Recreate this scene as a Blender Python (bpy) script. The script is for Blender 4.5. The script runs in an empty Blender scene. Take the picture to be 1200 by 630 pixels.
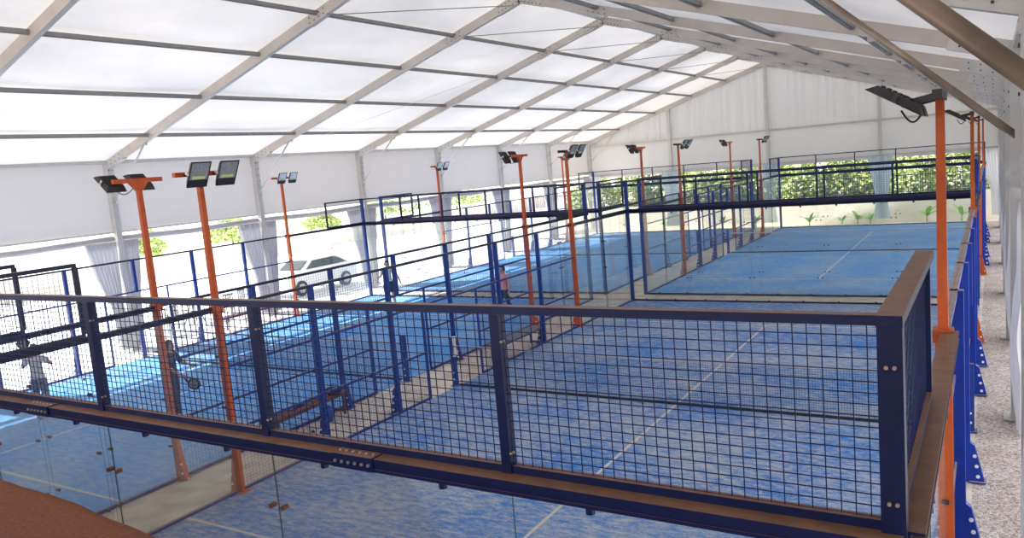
import bpy, bmesh, math, random
from mathutils import Vector, Matrix, noise
random.seed(7)
S = bpy.context.scene
COL = S.collection
V = Vector

# ------------------------------------------------------------------ materials
MATS = {}
def new_mat(name):
    m = bpy.data.materials.new(name); m.use_nodes = True
    nt = m.node_tree; nt.nodes.clear()
    out = nt.nodes.new('ShaderNodeOutputMaterial')
    MATS[name] = m
    return m, nt, out
def N(nt, t, **kw):
    n = nt.nodes.new(t)
    for k, v in kw.items():
        if k in n.inputs: n.inputs[k].default_value = v
        else: setattr(n, k, v)
    return n
def L(nt, a, b): nt.links.new(a, b)
def ramp(nt, fac, stops):
    r = nt.nodes.new('ShaderNodeValToRGB')
    e = r.color_ramp.elements
    while len(e) < len(stops): e.new(0.5)
    for el, (p, c) in zip(e, stops):
        el.position = p; el.color = (*c, 1)
    L(nt, fac, r.inputs[0]); return r
def coords(nt, scale=(1, 1, 1), obj=False):
    if obj:
        tc = nt.nodes.new('ShaderNodeTexCoord'); src = tc.outputs['Object']
    else:
        g = nt.nodes.new('ShaderNodeNewGeometry'); src = g.outputs['Position']
    mp = nt.nodes.new('ShaderNodeMapping'); mp.inputs['Scale'].default_value = scale
    L(nt, src, mp.inputs[0]); return mp.outputs[0]
def simple(name, col, rough=.5, metal=0., var=.12, scale=6., bump=0.):
    m, nt, out = new_mat(name)
    b = N(nt, 'ShaderNodeBsdfPrincipled', Roughness=rough, Metallic=metal)
    no = N(nt, 'ShaderNodeTexNoise', Scale=scale, Detail=4.)
    L(nt, coords(nt), no.inputs['Vector'])
    r = ramp(nt, no.outputs[0], [(.3, tuple(c*(1-var) for c in col)), (.7, tuple(min(1, c*(1+var)) for c in col))])
    L(nt, r.outputs[0], b.inputs['Base Color'])
    if bump:
        bp = N(nt, 'ShaderNodeBump', Strength=bump, Distance=.02); L(nt, no.outputs[0], bp.inputs['Height']); L(nt, bp.outputs[0], b.inputs['Normal'])
    L(nt, b.outputs[0], out.inputs[0]); return m
def dusty(name, col, dust, lo=.75, rough=.42, amt=1.):
    """paint with dry dust lying on faces that look up"""
    m, nt, out = new_mat(name)
    b = N(nt, 'ShaderNodeBsdfPrincipled', Roughness=rough); b.inputs['Specular IOR Level'].default_value = .3
    g = nt.nodes.new('ShaderNodeNewGeometry'); sx = nt.nodes.new('ShaderNodeSeparateXYZ')
    L(nt, g.outputs['Normal'], sx.inputs[0])
    mr = N(nt, 'ShaderNodeMapRange'); mr.inputs['From Min'].default_value = lo; mr.inputs['From Max'].default_value = .97
    mr.inputs['To Max'].default_value = amt
    L(nt, sx.outputs['Z'], mr.inputs['Value'])
    no = N(nt, 'ShaderNodeTexNoise', Scale=9., Detail=5.); L(nt, coords(nt), no.inputs['Vector'])
    rd = ramp(nt, no.outputs[0], [(.3, tuple(c*.75 for c in dust)), (.7, tuple(c*1.2 for c in dust))])
    rc = ramp(nt, no.outputs[0], [(.3, tuple(c*.9 for c in col)), (.75, tuple(min(1, c*1.15) for c in col))])
    mx = N(nt, 'ShaderNodeMix', data_type='RGBA')
    L(nt, mr.outputs[0], mx.inputs[0]); L(nt, rc.outputs[0], mx.inputs[6]); L(nt, rd.outputs[0], mx.inputs[7])
    L(nt, mx.outputs[2], b.inputs['Base Color']); L(nt, b.outputs[0], out.inputs[0]); return m

dusty('navy', (.005, .011, .06), (.21, .105, .06))
dusty('blue', (.014, .050, .26), (.30, .22, .17), amt=.7)
dusty('blue_lit', (.012, .045, .36), (.42, .32, .25), amt=.9)  # brighter copy of the blue, light on the right side put into the colour
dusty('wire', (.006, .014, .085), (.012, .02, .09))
dusty('orange', (.56, .105, .026), (.48, .15, .06), amt=.6)
simple('rust', (.16, .055, .03), .8, var=.35, scale=25)
simple('black_metal', (.03, .026, .028), .45)
simple('bolt', (.62, .58, .54), .35, .8)
simple('bolt_rusty', (.40, .30, .24), .5, .4)
simple('bolt_white', (.85, .85, .88), .5)
simple('alu', (.60, .58, .55), .45, .15, var=.07, scale=3)
simple('alu_beige', (.60, .535, .47), .5, .05, var=.07, scale=2)
simple('tube', (.32, .25, .19), .38, .35, var=.35, scale=3)
simple('purlin', (.30, .295, .285), .45, .3, var=.1)
simple('white_tape', (.8, .8, .78), .7, var=.06)
dusty('rail_dark', (.022, .026, .055), (.10, .085, .075), amt=.6)
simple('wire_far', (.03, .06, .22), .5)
simple('line_paint', (.66, .61, .54), .9, var=.1)
simple('net_tape', (.50, .52, .55), .8, var=.06)
simple('net_cord', (.02, .03, .045), .8)
simple('black', (.012, .012, .014), .6)
simple('concrete', (.66, .59, .49), .9, var=.22, scale=2.2, bump=.2)
simple('plaster', (.86, .80, .70), .9, var=.10, scale=.9)
simple('pavement', (.86, .85, .83), .9, var=.08, scale=.4)
simple('soil_bed', (.72, .62, .50), .95, var=.2, scale=3)
simple('bag_blue', (.02, .08, .42), .6)
simple('grey_seat', (.16, .165, .17), .6)
simple('towel', (.82, .72, .68), .9)
simple('skin', (.42, .24, .16), .6, var=.05)
simple('skin_pale', (.62, .40, .30), .6, var=.05)
simple('hair', (.02, .014, .012), .7)
simple('pink', (.85, .36, .36), .8, var=.06)
simple('navy_cloth', (.02, .03, .07), .85)
simple('black_cloth', (.02, .021, .026), .85)
simple('mint_cloth', (.52, .74, .70), .85, var=.05)
simple('grey_cloth', (.55, .52, .54), .85, var=.15, scale=14)
simple('jeans', (.10, .14, .23), .85, var=.15)
simple('shoe', (.5, .5, .52), .6)
simple('leaf_dark', (.30, .43, .14), .6, var=.4, scale=3)
simple('leaf_light', (.76, .82, .38), .6, var=.35, scale=3)
simple('leaf_banana', (.24, .50, .05), .5, var=.3, scale=5)
simple('bark', (.16, .11, .07), .9)
simple('car_white', (.93, .93, .93), .3, var=.02)
simple('car_dark', (.05, .055, .06), .2)
simple('sign_blue', (.09, .22, .60), .5)
simple('yellow_ball', (.6, .75, .08), .8)
simple('brace_white', (.72, .70, .68), .4, .1, var=.05)

def lens_mat():
    m, nt, out = new_mat('lamp_glass')
    b = N(nt, 'ShaderNodeBsdfPrincipled', Roughness=.12, Metallic=.2)
    no = N(nt, 'ShaderNodeTexNoise', Scale=30.); L(nt, coords(nt), no.inputs['Vector'])
    r = ramp(nt, no.outputs[0], [(.3, (.30, .34, .33)), (.7, (.46, .50, .48))]); L(nt, r.outputs[0], b.inputs['Base Color'])
    L(nt, b.outputs[0], out.inputs[0])
lens_mat()
simple('lamp_led', (.72, .78, .30), .4)

def glass_mat():
    m, nt, out = new_mat('glass')
    tr = N(nt, 'ShaderNodeBsdfTransparent'); tr.inputs[0].default_value = (.988, 1, .995, 1)
    gl = N(nt, 'ShaderNodeBsdfGlossy', Roughness=.02); gl.inputs[0].default_value = (1, 1, 1, 1)
    fr = N(nt, 'ShaderNodeFresnel', IOR=1.4)
    mu = N(nt, 'ShaderNodeMath', operation='MULTIPLY'); mu.inputs[1].default_value = .4
    L(nt, fr.outputs[0], mu.inputs[0])
    df = N(nt, 'ShaderNodeBsdfDiffuse'); df.inputs[0].default_value = (.88, .93, .88, 1)
    no = N(nt, 'ShaderNodeTexNoise', Scale=1.5, Detail=5.); L(nt, coords(nt, (1, 1, .6)), no.inputs['Vector'])
    dr = N(nt, 'ShaderNodeMapRange'); dr.inputs['From Min'].default_value = .4; dr.inputs['From Max'].default_value = .8
    dr.inputs['To Min'].default_value = .018; dr.inputs['To Max'].default_value = .065
    L(nt, no.outputs[0], dr.inputs['Value'])
    m1 = N(nt, 'ShaderNodeMixShader'); L(nt, mu.outputs[0], m1.inputs[0]); L(nt, tr.outputs[0], m1.inputs[1]); L(nt, gl.outputs[0], m1.inputs[2])
    m2 = N(nt, 'ShaderNodeMixShader'); L(nt, dr.outputs[0], m2.inputs[0]); L(nt, m1.outputs[0], m2.inputs[1]); L(nt, df.outputs[0], m2.inputs[2])
    L(nt, m2.outputs[0], out.inputs[0])
glass_mat()
simple('glass_edge', (.03, .06, .05), .4)

def turf_mat(name, c_blue, c_deep, c_sand, sand_lo, sand_hi):
    m, nt, out = new_mat(name)
    b = N(nt, 'ShaderNodeBsdfPrincipled', Roughness=.95); b.inputs['Specular IOR Level'].default_value = .15
    n1 = N(nt, 'ShaderNodeTexNoise', Scale=7.5, Detail=9., Roughness=.76); L(nt, coords(nt, (.55, 1.5, 1)), n1.inputs['Vector'])
    n2 = N(nt, 'ShaderNodeTexNoise', Scale=.55, Detail=3.); L(nt, coords(nt), n2.inputs['Vector'])
    n3 = N(nt, 'ShaderNodeTexNoise', Scale=28., Detail=4., Roughness=.8); L(nt, coords(nt, (1, 1.6, 1)), n3.inputs['Vector'])
    r1 = ramp(nt, n3.outputs[0], [(.3, c_deep), (.7, c_blue)])
    a1 = N(nt, 'ShaderNodeMath', operation='MULTIPLY_ADD'); a1.inputs[1].default_value = .38; L(nt, n2.outputs[0], a1.inputs[0]); L(nt, n1.outputs[0], a1.inputs[2])
    a2 = N(nt, 'ShaderNodeMath', operation='MULTIPLY_ADD'); a2.inputs[1].default_value = .35; L(nt, n3.outputs[0], a2.inputs[0]); L(nt, a1.outputs[0], a2.inputs[2])
    mr = N(nt, 'ShaderNodeMapRange'); mr.inputs['From Min'].default_value = sand_lo; mr.inputs['From Max'].default_value = sand_hi
    mr.inputs['To Max'].default_value = .78
    L(nt, a2.outputs[0], mr.inputs['Value'])
    mx = N(nt, 'ShaderNodeMix', data_type='RGBA'); mx.inputs[7].default_value = (*c_sand, 1)
    L(nt, mr.outputs[0], mx.inputs[0]); L(nt, r1.outputs[0], mx.inputs[6]); L(nt, mx.outputs[2], b.inputs['Base Color'])
    bp = N(nt, 'ShaderNodeBump', Strength=.25, Distance=.01); L(nt, n3.outputs[0], bp.inputs['Height']); L(nt, bp.outputs[0], b.inputs['Normal'])
    L(nt, b.outputs[0], out.inputs[0])
turf_mat('turf_worn', (.07, .30, .74), (.028, .15, .50), (.62, .61, .53), .76, .99)
turf_mat('turf_blue', (.075, .38, .86), (.035, .24, .70), (.50, .58, .56), .78, 1.05)

def fabric(name, t, refl=.75, tint=(1, 1, 1), wr=.12, folds=False):
    m, nt, out = new_mat(name)
    no = N(nt, 'ShaderNodeTexNoise', Scale=.35, Detail=4., Roughness=.6); L(nt, coords(nt, (1, .55, 1)), no.inputs['Vector'])
    r = ramp(nt, no.outputs[0], [(.3, tuple(t*c*(1-wr) for c in tint)), (.7, tuple(t*c*(1+wr) for c in tint))])
    tl = N(nt, 'ShaderNodeBsdfTranslucent'); L(nt, r.outputs[0], tl.inputs[0])
    df = N(nt, 'ShaderNodeBsdfDiffuse'); df.inputs[0].default_value = (*[refl*c for c in tint], 1)
    n2 = N(nt, 'ShaderNodeTexNoise', Scale=(9. if folds else 1.1), Detail=3.)
    L(nt, coords(nt, (1, 1, .08) if folds else (1, 1, 1)), n2.inputs['Vector'])
    bp = N(nt, 'ShaderNodeBump', Strength=(.55 if folds else .35), Distance=(.08 if folds else .15)); L(nt, n2.outputs[0], bp.inputs['Height'])
    L(nt, bp.outputs[0], tl.inputs['Normal']); L(nt, bp.outputs[0], df.inputs['Normal'])
    ad = N(nt, 'ShaderNodeAddShader'); L(nt, tl.outputs[0], ad.inputs[0]); L(nt, df.outputs[0], ad.inputs[1])
    L(nt, ad.outputs[0], out.inputs[0])
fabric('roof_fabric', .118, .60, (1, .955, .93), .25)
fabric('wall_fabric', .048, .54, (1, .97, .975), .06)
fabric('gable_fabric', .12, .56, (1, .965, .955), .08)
fabric('gable_folds', .115, .56, (1, .965, .955), .08, folds=True)
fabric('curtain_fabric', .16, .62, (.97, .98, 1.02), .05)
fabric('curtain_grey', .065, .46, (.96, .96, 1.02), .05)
fabric('curtain_shaded', .24, .62, (.80, .93, 1.02), .05)  # bluish tint paints the shade at the end wall into the cloth

def gravel():
    m, nt, out = new_mat('gravel')
    b = N(nt, 'ShaderNodeBsdfPrincipled', Roughness=.95)
    vo = N(nt, 'ShaderNodeTexVoronoi', Scale=42.); L(nt, coords(nt), vo.inputs['Vector'])
    no = N(nt, 'ShaderNodeTexNoise', Scale=1.6, Detail=6.); L(nt, coords(nt), no.inputs['Vector'])
    sp = nt.nodes.new('ShaderNodeSeparateColor'); L(nt, vo.outputs['Color'], sp.inputs[0])
    r = ramp(nt, sp.outputs[0], [(0, (.30, .235, .20)), (.5, (.62, .535, .49)), (1, (.86, .78, .73))])
    mx = N(nt, 'ShaderNodeMix', data_type='RGBA', blend_type='MULTIPLY'); mx.inputs[0].default_value = .6
    r2 = ramp(nt, no.outputs[0], [(.35, (.70, .62, .56)), (.65, (1, 1, 1))])
    L(nt, r.outputs[0], mx.inputs[6]); L(nt, r2.outputs[0], mx.inputs[7]); L(nt, mx.outputs[2], b.inputs['Base Color'])
    bp = N(nt, 'ShaderNodeBump', Strength=.8, Distance=.02, invert=True); L(nt, vo.outputs['Distance'], bp.inputs['Height']); L(nt, bp.outputs[0], b.inputs['Normal'])
    L(nt, b.outputs[0], out.inputs[0])
gravel()
def earth():
    m, nt, out = new_mat('earth')
    b = N(nt, 'ShaderNodeBsdfPrincipled', Roughness=1.)
    no = N(nt, 'ShaderNodeTexNoise', Scale=38., Detail=8., Roughness=.8); L(nt, coords(nt), no.inputs['Vector'])
    r = ramp(nt, no.outputs[0], [(.3, (.17, .055, .024)), (.7, (.38, .13, .055))]); L(nt, r.outputs[0], b.inputs['Base Color'])
    bp = N(nt, 'ShaderNodeBump', Strength=.9, Distance=.03); L(nt, no.outputs[0], bp.inputs['Height']); L(nt, bp.outputs[0], b.inputs['Normal'])
    L(nt, b.outputs[0], out.inputs[0])
earth()

# ------------------------------------------------------------------ mesh building
class MB:
    def __init__(s): s.v = []; s.f = []; s.m = []
    def _add(s, vs, fs, mi=0):
        o = len(s.v); s.v += [tuple(v) for v in vs]
        for f in fs: s.f.append([o+i for i in f]); s.m.append(mi)
    def box(s, a, b, mi=0):
        x0, y0, z0 = a; x1, y1, z1 = b
        s._add([(x0,y0,z0),(x1,y0,z0),(x1,y1,z0),(x0,y1,z0),(x0,y0,z1),(x1,y0,z1),(x1,y1,z1),(x0,y1,z1)],
               [(0,3,2,1),(4,5,6,7),(0,1,5,4),(1,2,6,5),(2,3,7,6),(3,0,4,7)], mi); return s
    def bar(s, p, q, w, h, up=(0,0,1), mi=0, w2=None, h2=None):
        p = V(p); q = V(q); d = (q-p).normalized(); up = V(up)
        if abs(d.dot(up)) > .99: up = V((0,1,0))
        sd = d.cross(up).normalized(); u = sd.cross(d).normalized()
        w2 = w if w2 is None else w2; h2 = h if h2 is None else h2
        vs = []
        for c, ww, hh in ((p, w, h), (q, w2, h2)):
            for a, b in ((-1,-1),(1,-1),(1,1),(-1,1)): vs.append(c + sd*(a*ww/2) + u*(b*hh/2))
        s._add(vs, [(0,1,2,3)[::-1],(4,5,6,7),(0,1,5,4),(1,2,6,5),(2,3,7,6),(3,0,4,7)], mi); return s
    def tube(s, pts, r, n=8, mi=0, caps=True):
        pts = [V(p) for p in pts]; rs = r if isinstance(r, (list, tuple)) else [r]*len(pts)
        rings = []; ref = None
        for i, p in enumerate(pts):
            d = (pts[min(i+1, len(pts)-1)] - pts[max(i-1, 0)]).normalized()
            if ref is None:
                ref = V((0,0,1)) if abs(d.z) < .9 else V((1,0,0))
            a = d.cross(ref).normalized(); b = a.cross(d).normalized(); ref = b
            rings.append([p + (a*math.cos(t)+b*math.sin(t))*rs[i] for t in [2*math.pi*k/n for k in range(n)]])
        vs = [v for r_ in rings for v in r_]; fs = []
        for i in range(len(pts)-1):
            for k in range(n):
                fs.append((i*n+k, i*n+(k+1)%n, (i+1)*n+(k+1)%n, (i+1)*n+k))
        if caps: fs += [tuple(range(n))[::-1], tuple((len(pts)-1)*n+k for k in range(n))]
        s._add(vs, fs, mi); return s
    def sphere(s, c, r, n=8, mi=0):
        rx, ry, rz = r if isinstance(r, (tuple, list)) else (r, r, r); c = V(c)
        vs = [c+V((0,0,rz))]; fs = []
        m_ = n//2+1
        for i in range(1, m_):
            ph = math.pi*i/m_
            for k in range(n):
                t = 2*math.pi*k/n; vs.append(c+V((rx*math.sin(ph)*math.cos(t), ry*math.sin(ph)*math.sin(t), rz*math.cos(ph))))
        vs.append(c-V((0,0,rz)))
        for k in range(n): fs.append((0, 1+k, 1+(k+1)%n))
        for i in range(m_-2):
            for k in range(n): fs.append((1+i*n+k, 1+(i+1)*n+k, 1+(i+1)*n+(k+1)%n, 1+i*n+(k+1)%n))
        for k in range(n): fs.append((len(vs)-1, 1+(m_-2)*n+(k+1)%n, 1+(m_-2)*n+k))
        s._add(vs, fs, mi); return s
    def quad(s, *p, mi=0): s._add(p, [tuple(range(len(p)))], mi); return s
    def mesh(s, name, mats, smooth=False):
        me = bpy.data.meshes.new(name); me.from_pydata(s.v, [], s.f)
        for m in (mats if isinstance(mats, (list, tuple)) else [mats]): me.materials.append(MATS[m])
        me.polygons.foreach_set('material_index', s.m)
        if smooth: me.polygons.foreach_set('use_smooth', [True]*len(s.f))
        me.update(); return me
    def build(s, name, mats, parent=None, smooth=False, loc=None):
        return link(name, s.mesh(name, mats, smooth), parent, loc)
def link(name, me, parent=None, loc=None):
    o = bpy.data.objects.new(name, me); COL.objects.link(o)
    if parent is not None: o.parent = parent
    if loc is not None: o.location = loc
    return o
def tag(o, label=None, cat=None, group=None, kind=None):
    for k, v in (('label', label), ('category', cat), ('group', group), ('kind', kind)):
        if v: o[k] = v
    return o
def empty(name, loc=(0,0,0), label=None, cat=None, group=None, rz=0, kind=None):
    o = bpy.data.objects.new(name, None); COL.objects.link(o); o.location = loc; o.rotation_euler.z = rz
    o.empty_display_size = .2
    return tag(o, label, cat, group, kind)
def structure(o): o['kind'] = 'structure'; return o
KIDS = {}
def copy_tree(o, parent=None):
    c = o.copy(); COL.objects.link(c)
    if parent is not None: c.parent = parent
    for ch in list(o.children): copy_tree(ch, c)
    return c

# ------------------------------------------------------------------ layout (metres)
ZT, ZB = 3.92, 2.95            # top rail and beam of the cages
AX0, AX1 = 0.0, 9.72           # right hand courts
BX0, BX1 = -11.3, -1.5         # left hand courts
NY0, NY1 = 0.0, 20.0
FY0, FY1 = 21.15, 41.45
COURTS = [('near right court', AX0, AX1, NY0, NY1), ('near left court', BX0, BX1, NY0, NY1),
          ('far right court', AX0, AX1, FY0, FY1), ('far left court', BX0, BX1, FY0, FY1)]
WL, WR, YE, BAY = -13.1, 10.42, 44.83, 5.67
XR_, ZR_, ZE_ = -1.34, 9.5, 5.82

# ------------------------------------------------------------------ ground
g = MB().box((BX0-.1, -1.2, -.25), (AX1+.12, 41.75, -.012)); structure(g.build('floor', 'concrete'))
g = MB().box((AX1+.12, -1.2, -.25), (WR+3.5, 41.75, -.02)); tag(g.build('gravel_path', 'gravel'), kind='structure')
g = MB().box((-120, -60, -.6), (BX0-.1, 41.75, -.03)); g.box((-120, 41.75, -.8), (-14.5, 160, -.05)); g.box((-14.5, 47.6, -.8), (90, 160, -.55)); g.box((WR+3.5, -60, -.6), (90, 47.5, -.05))
tag(g.build('pavement', 'pavement'), kind='structure')
# earth terrace the viewer stands on
nx, ny = 150, 26
vs = []; fs = []
for j in range(ny+1):
    for i in range(nx+1):
        x = -16 + 30*i/nx; t = j/ny
        edge = -1.22 - .04*max(0, x-4) - .07*max(0, x-5.6) + .015*noise.noise(V((x*3, 0, 0))) + .025*noise.noise(V((x*11, 3, 0)))
        if x > 8.2: edge -= (x-8.2)*.4
        y = edge - 5.2*(t**1.8)
        z = 3.0 + .02*noise.noise(V((x*1.5, y*1.5, 0))) + .012*noise.noise(V((x*7, y*7, 2))) - .10*max(0, 1-t*9)**2
        vs.append((x, y, z))
for j in range(ny):
    for i in range(nx): a = j*(nx+1)+i; fs.append((a, a+nx+1, a+nx+2, a+1))
base = len(vs)
for i in range(nx+1): x, y, z = vs[i]; vs.append((x, y-.12, -.2))
for i in range(nx): fs.append((i, i+1, base+i+1, base+i))
mb = MB(); mb._add(vs, fs); o = mb.build('earth_bank', 'earth', smooth=True); tag(o, kind='structure')

# ------------------------------------------------------------------ shared meshes
def wire_panel(w, h, cell=.0635, r=.0045):
    """welded mesh in the local xz plane, 0..w by 0..h, wires as thin bars"""
    m = MB(); nxx = max(1, round(w/cell)); nzz = max(1, round(h/.0505))
    for i in range(nxx+1):
        x = min(w, i*w/nxx); m.v += [(x-r/2, -r/2, 0), (x+r/2, -r/2, 0), (x+r/2, r/2, 0), (x-r/2, r/2, 0), (x-r/2, -r/2, h), (x+r/2, -r/2, h), (x+r/2, r/2, h), (x-r/2, r/2, h)]
        o = len(m.v)-8; m.f += [[o, o+1, o+5, o+4], [o+1, o+2, o+6, o+5], [o+2, o+3, o+7, o+6], [o+3, o, o+4, o+7]]; m.m += [0]*4
    for k in range(nzz+1):
        z = k*h/nzz; m.v += [(0, r/2, z-r/2), (0, r*1.5, z-r/2), (0, r*1.5, z+r/2), (0, r/2, z+r/2), (w, r/2, z-r/2), (w, r*1.5, z-r/2), (w, r*1.5, z+r/2), (w, r/2, z+r/2)]
        o = len(m.v)-8; m.f += [[o, o+4, o+5, o+1], [o+1, o+5, o+6, o+2], [o+2, o+6, o+7, o+3], [o+3, o+7, o+4, o]]; m.m += [0]*4
    return m
WP = {}
def wire(w, h, parent, loc, rz=0, mat='wire', r=.0045):
    key = (round(w, 3), round(h, 3), mat, r)
    if key not in WP: WP[key] = wire_panel(w, h, r=r).mesh('mesh_panel', mat)
    o = link('mesh_panel', WP[key], parent, loc); o.rotation_euler.z = rz; return o

def rodbolt(m, p, n, r=.014, l=.02, mi=0):
    p = V(p); n = V(n); m.tube([p, p+n*l], r, 8, mi)

# ------------------------------------------------------------------ cages
def end_wall(cn, where, x0, x1, y, out, near=False):
    """out = -1 or 1: the side away from play"""
    W = x1-x0
    if near and cn == 'near right court': xs = [AX1, 7.72, 5.72, 3.72, 1.72, x0][::-1]
    else: xs = [x0+W*i/5 for i in range(6)]
    mat = 'navy'
    t = empty('glass_end_wall', (x0, y, 0), 'clear glass back wall under the %s of the %s' % (where, cn), 'glass wall')
    for i in range(5):
        a, b = xs[i]-x0+.003, xs[i+1]-x0-.003
        m = MB(); m.box((a, -.0035, .05), (b, .0035, ZB-(.085 if near else .1)), 0)
        m.m = [0 if k in (2, 4) else 1 for k in range(6)]
        gp = m.build('glass_panel', ['glass', 'glass_edge'], t)
        if i < 4:
            f = MB()
            for z in (.75, 1.55, 2.42):
                for dx in (-.06, .06):
                    f.tube([(b+.006+dx, out*.03, z), (b+.006+dx, out*-.02, z)], .019, 8)
            f.build('glass_fitting', 'rust', gp)
    m = MB(); m.box((0, -.03, 0), (W, .03, .05)); m.build('base_channel', mat, t)
    m = MB()                                        # H section beam: flanges and web
    c = out*.075
    bh = .085 if near else .10; fl = .055 if near else .09
    m.box((-.04, c-fl, ZB-.02), (W+.04, c+.085, ZB)); m.box((-.04, c-fl, ZB-bh), (W+.04, c+.085, ZB-bh+.02))
    m.box((-.04, c+(.065 if out > 0 else .005-fl), ZB-bh+.02), (W+.04, c+(.085 if out > 0 else .025-fl), ZB-.02))
    bm_ = m.build('beam', mat, t)
    m = MB()
    for i in range(10):
        x = W*(i+.5)/10; m.tube([(x, c-.01, ZB-bh), (x, c-.01, ZB-bh-.045)], .026, 8)
        m.box((x-.02, -.02, .05), (x+.02, .02, .075))
    m.build('glass_clamp', mat, t)
    if near:
        for xs_ in (2.9, 6.62):
            m = MB()
            m.box((xs_-.17-x0, -.13, ZB), (xs_+.17-x0, -.036, ZB+.008)); m.box((xs_-.17-x0, -.138, ZB-.085), (xs_+.17-x0, -.13, ZB+.008))
            s_ = m.build('splice_plate', mat, t)
            m = MB()
            for k in range(6):
                xx = xs_-.14+k*.056-x0
                rodbolt(m, (xx, -.085, ZB+.008), (0, 0, 1), .010, .008); rodbolt(m, (xx, -.138, ZB-.04), (0, -1, 0), .011, .01)
            m.build('bolt_row', 'bolt', s_)
    # mesh fence on top of the beam
    f = empty('mesh_fence', (x0, y, ZB), 'blue mesh fence on top of the %s glass wall of the %s' % (where, cn), 'fence')
    H = ZT-ZB; pw = .062 if near else .045
    m = MB(); m.box((-.03, -.025, 0), (W+.03, .03, .045)); m.build('bottom_rail', mat, f)
    m = MB(); m.box((-.03, -.03, H-.045), (W+.03, .03, H)); m.build('top_rail', mat, f)
    for i, x in enumerate(xs):
        m = MB(); m.box((x-x0-pw/2, -.035, -.01), (x-x0+pw/2, .035, H-.045))
        p = m.build('post', mat, f)
        if near:
            m = MB()
            for z in (.12, H-.2):
                for dx in (-.012, .014): rodbolt(m, (x-x0+pw/2+.0, -.02+dx, z), (1, 0, 0), .007, .012)
            m.build('bolt_row', 'bolt_rusty', p)
    for i in range(5):
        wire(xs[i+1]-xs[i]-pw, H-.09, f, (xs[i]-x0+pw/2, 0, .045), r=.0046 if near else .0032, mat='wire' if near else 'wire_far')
    return t

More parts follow.
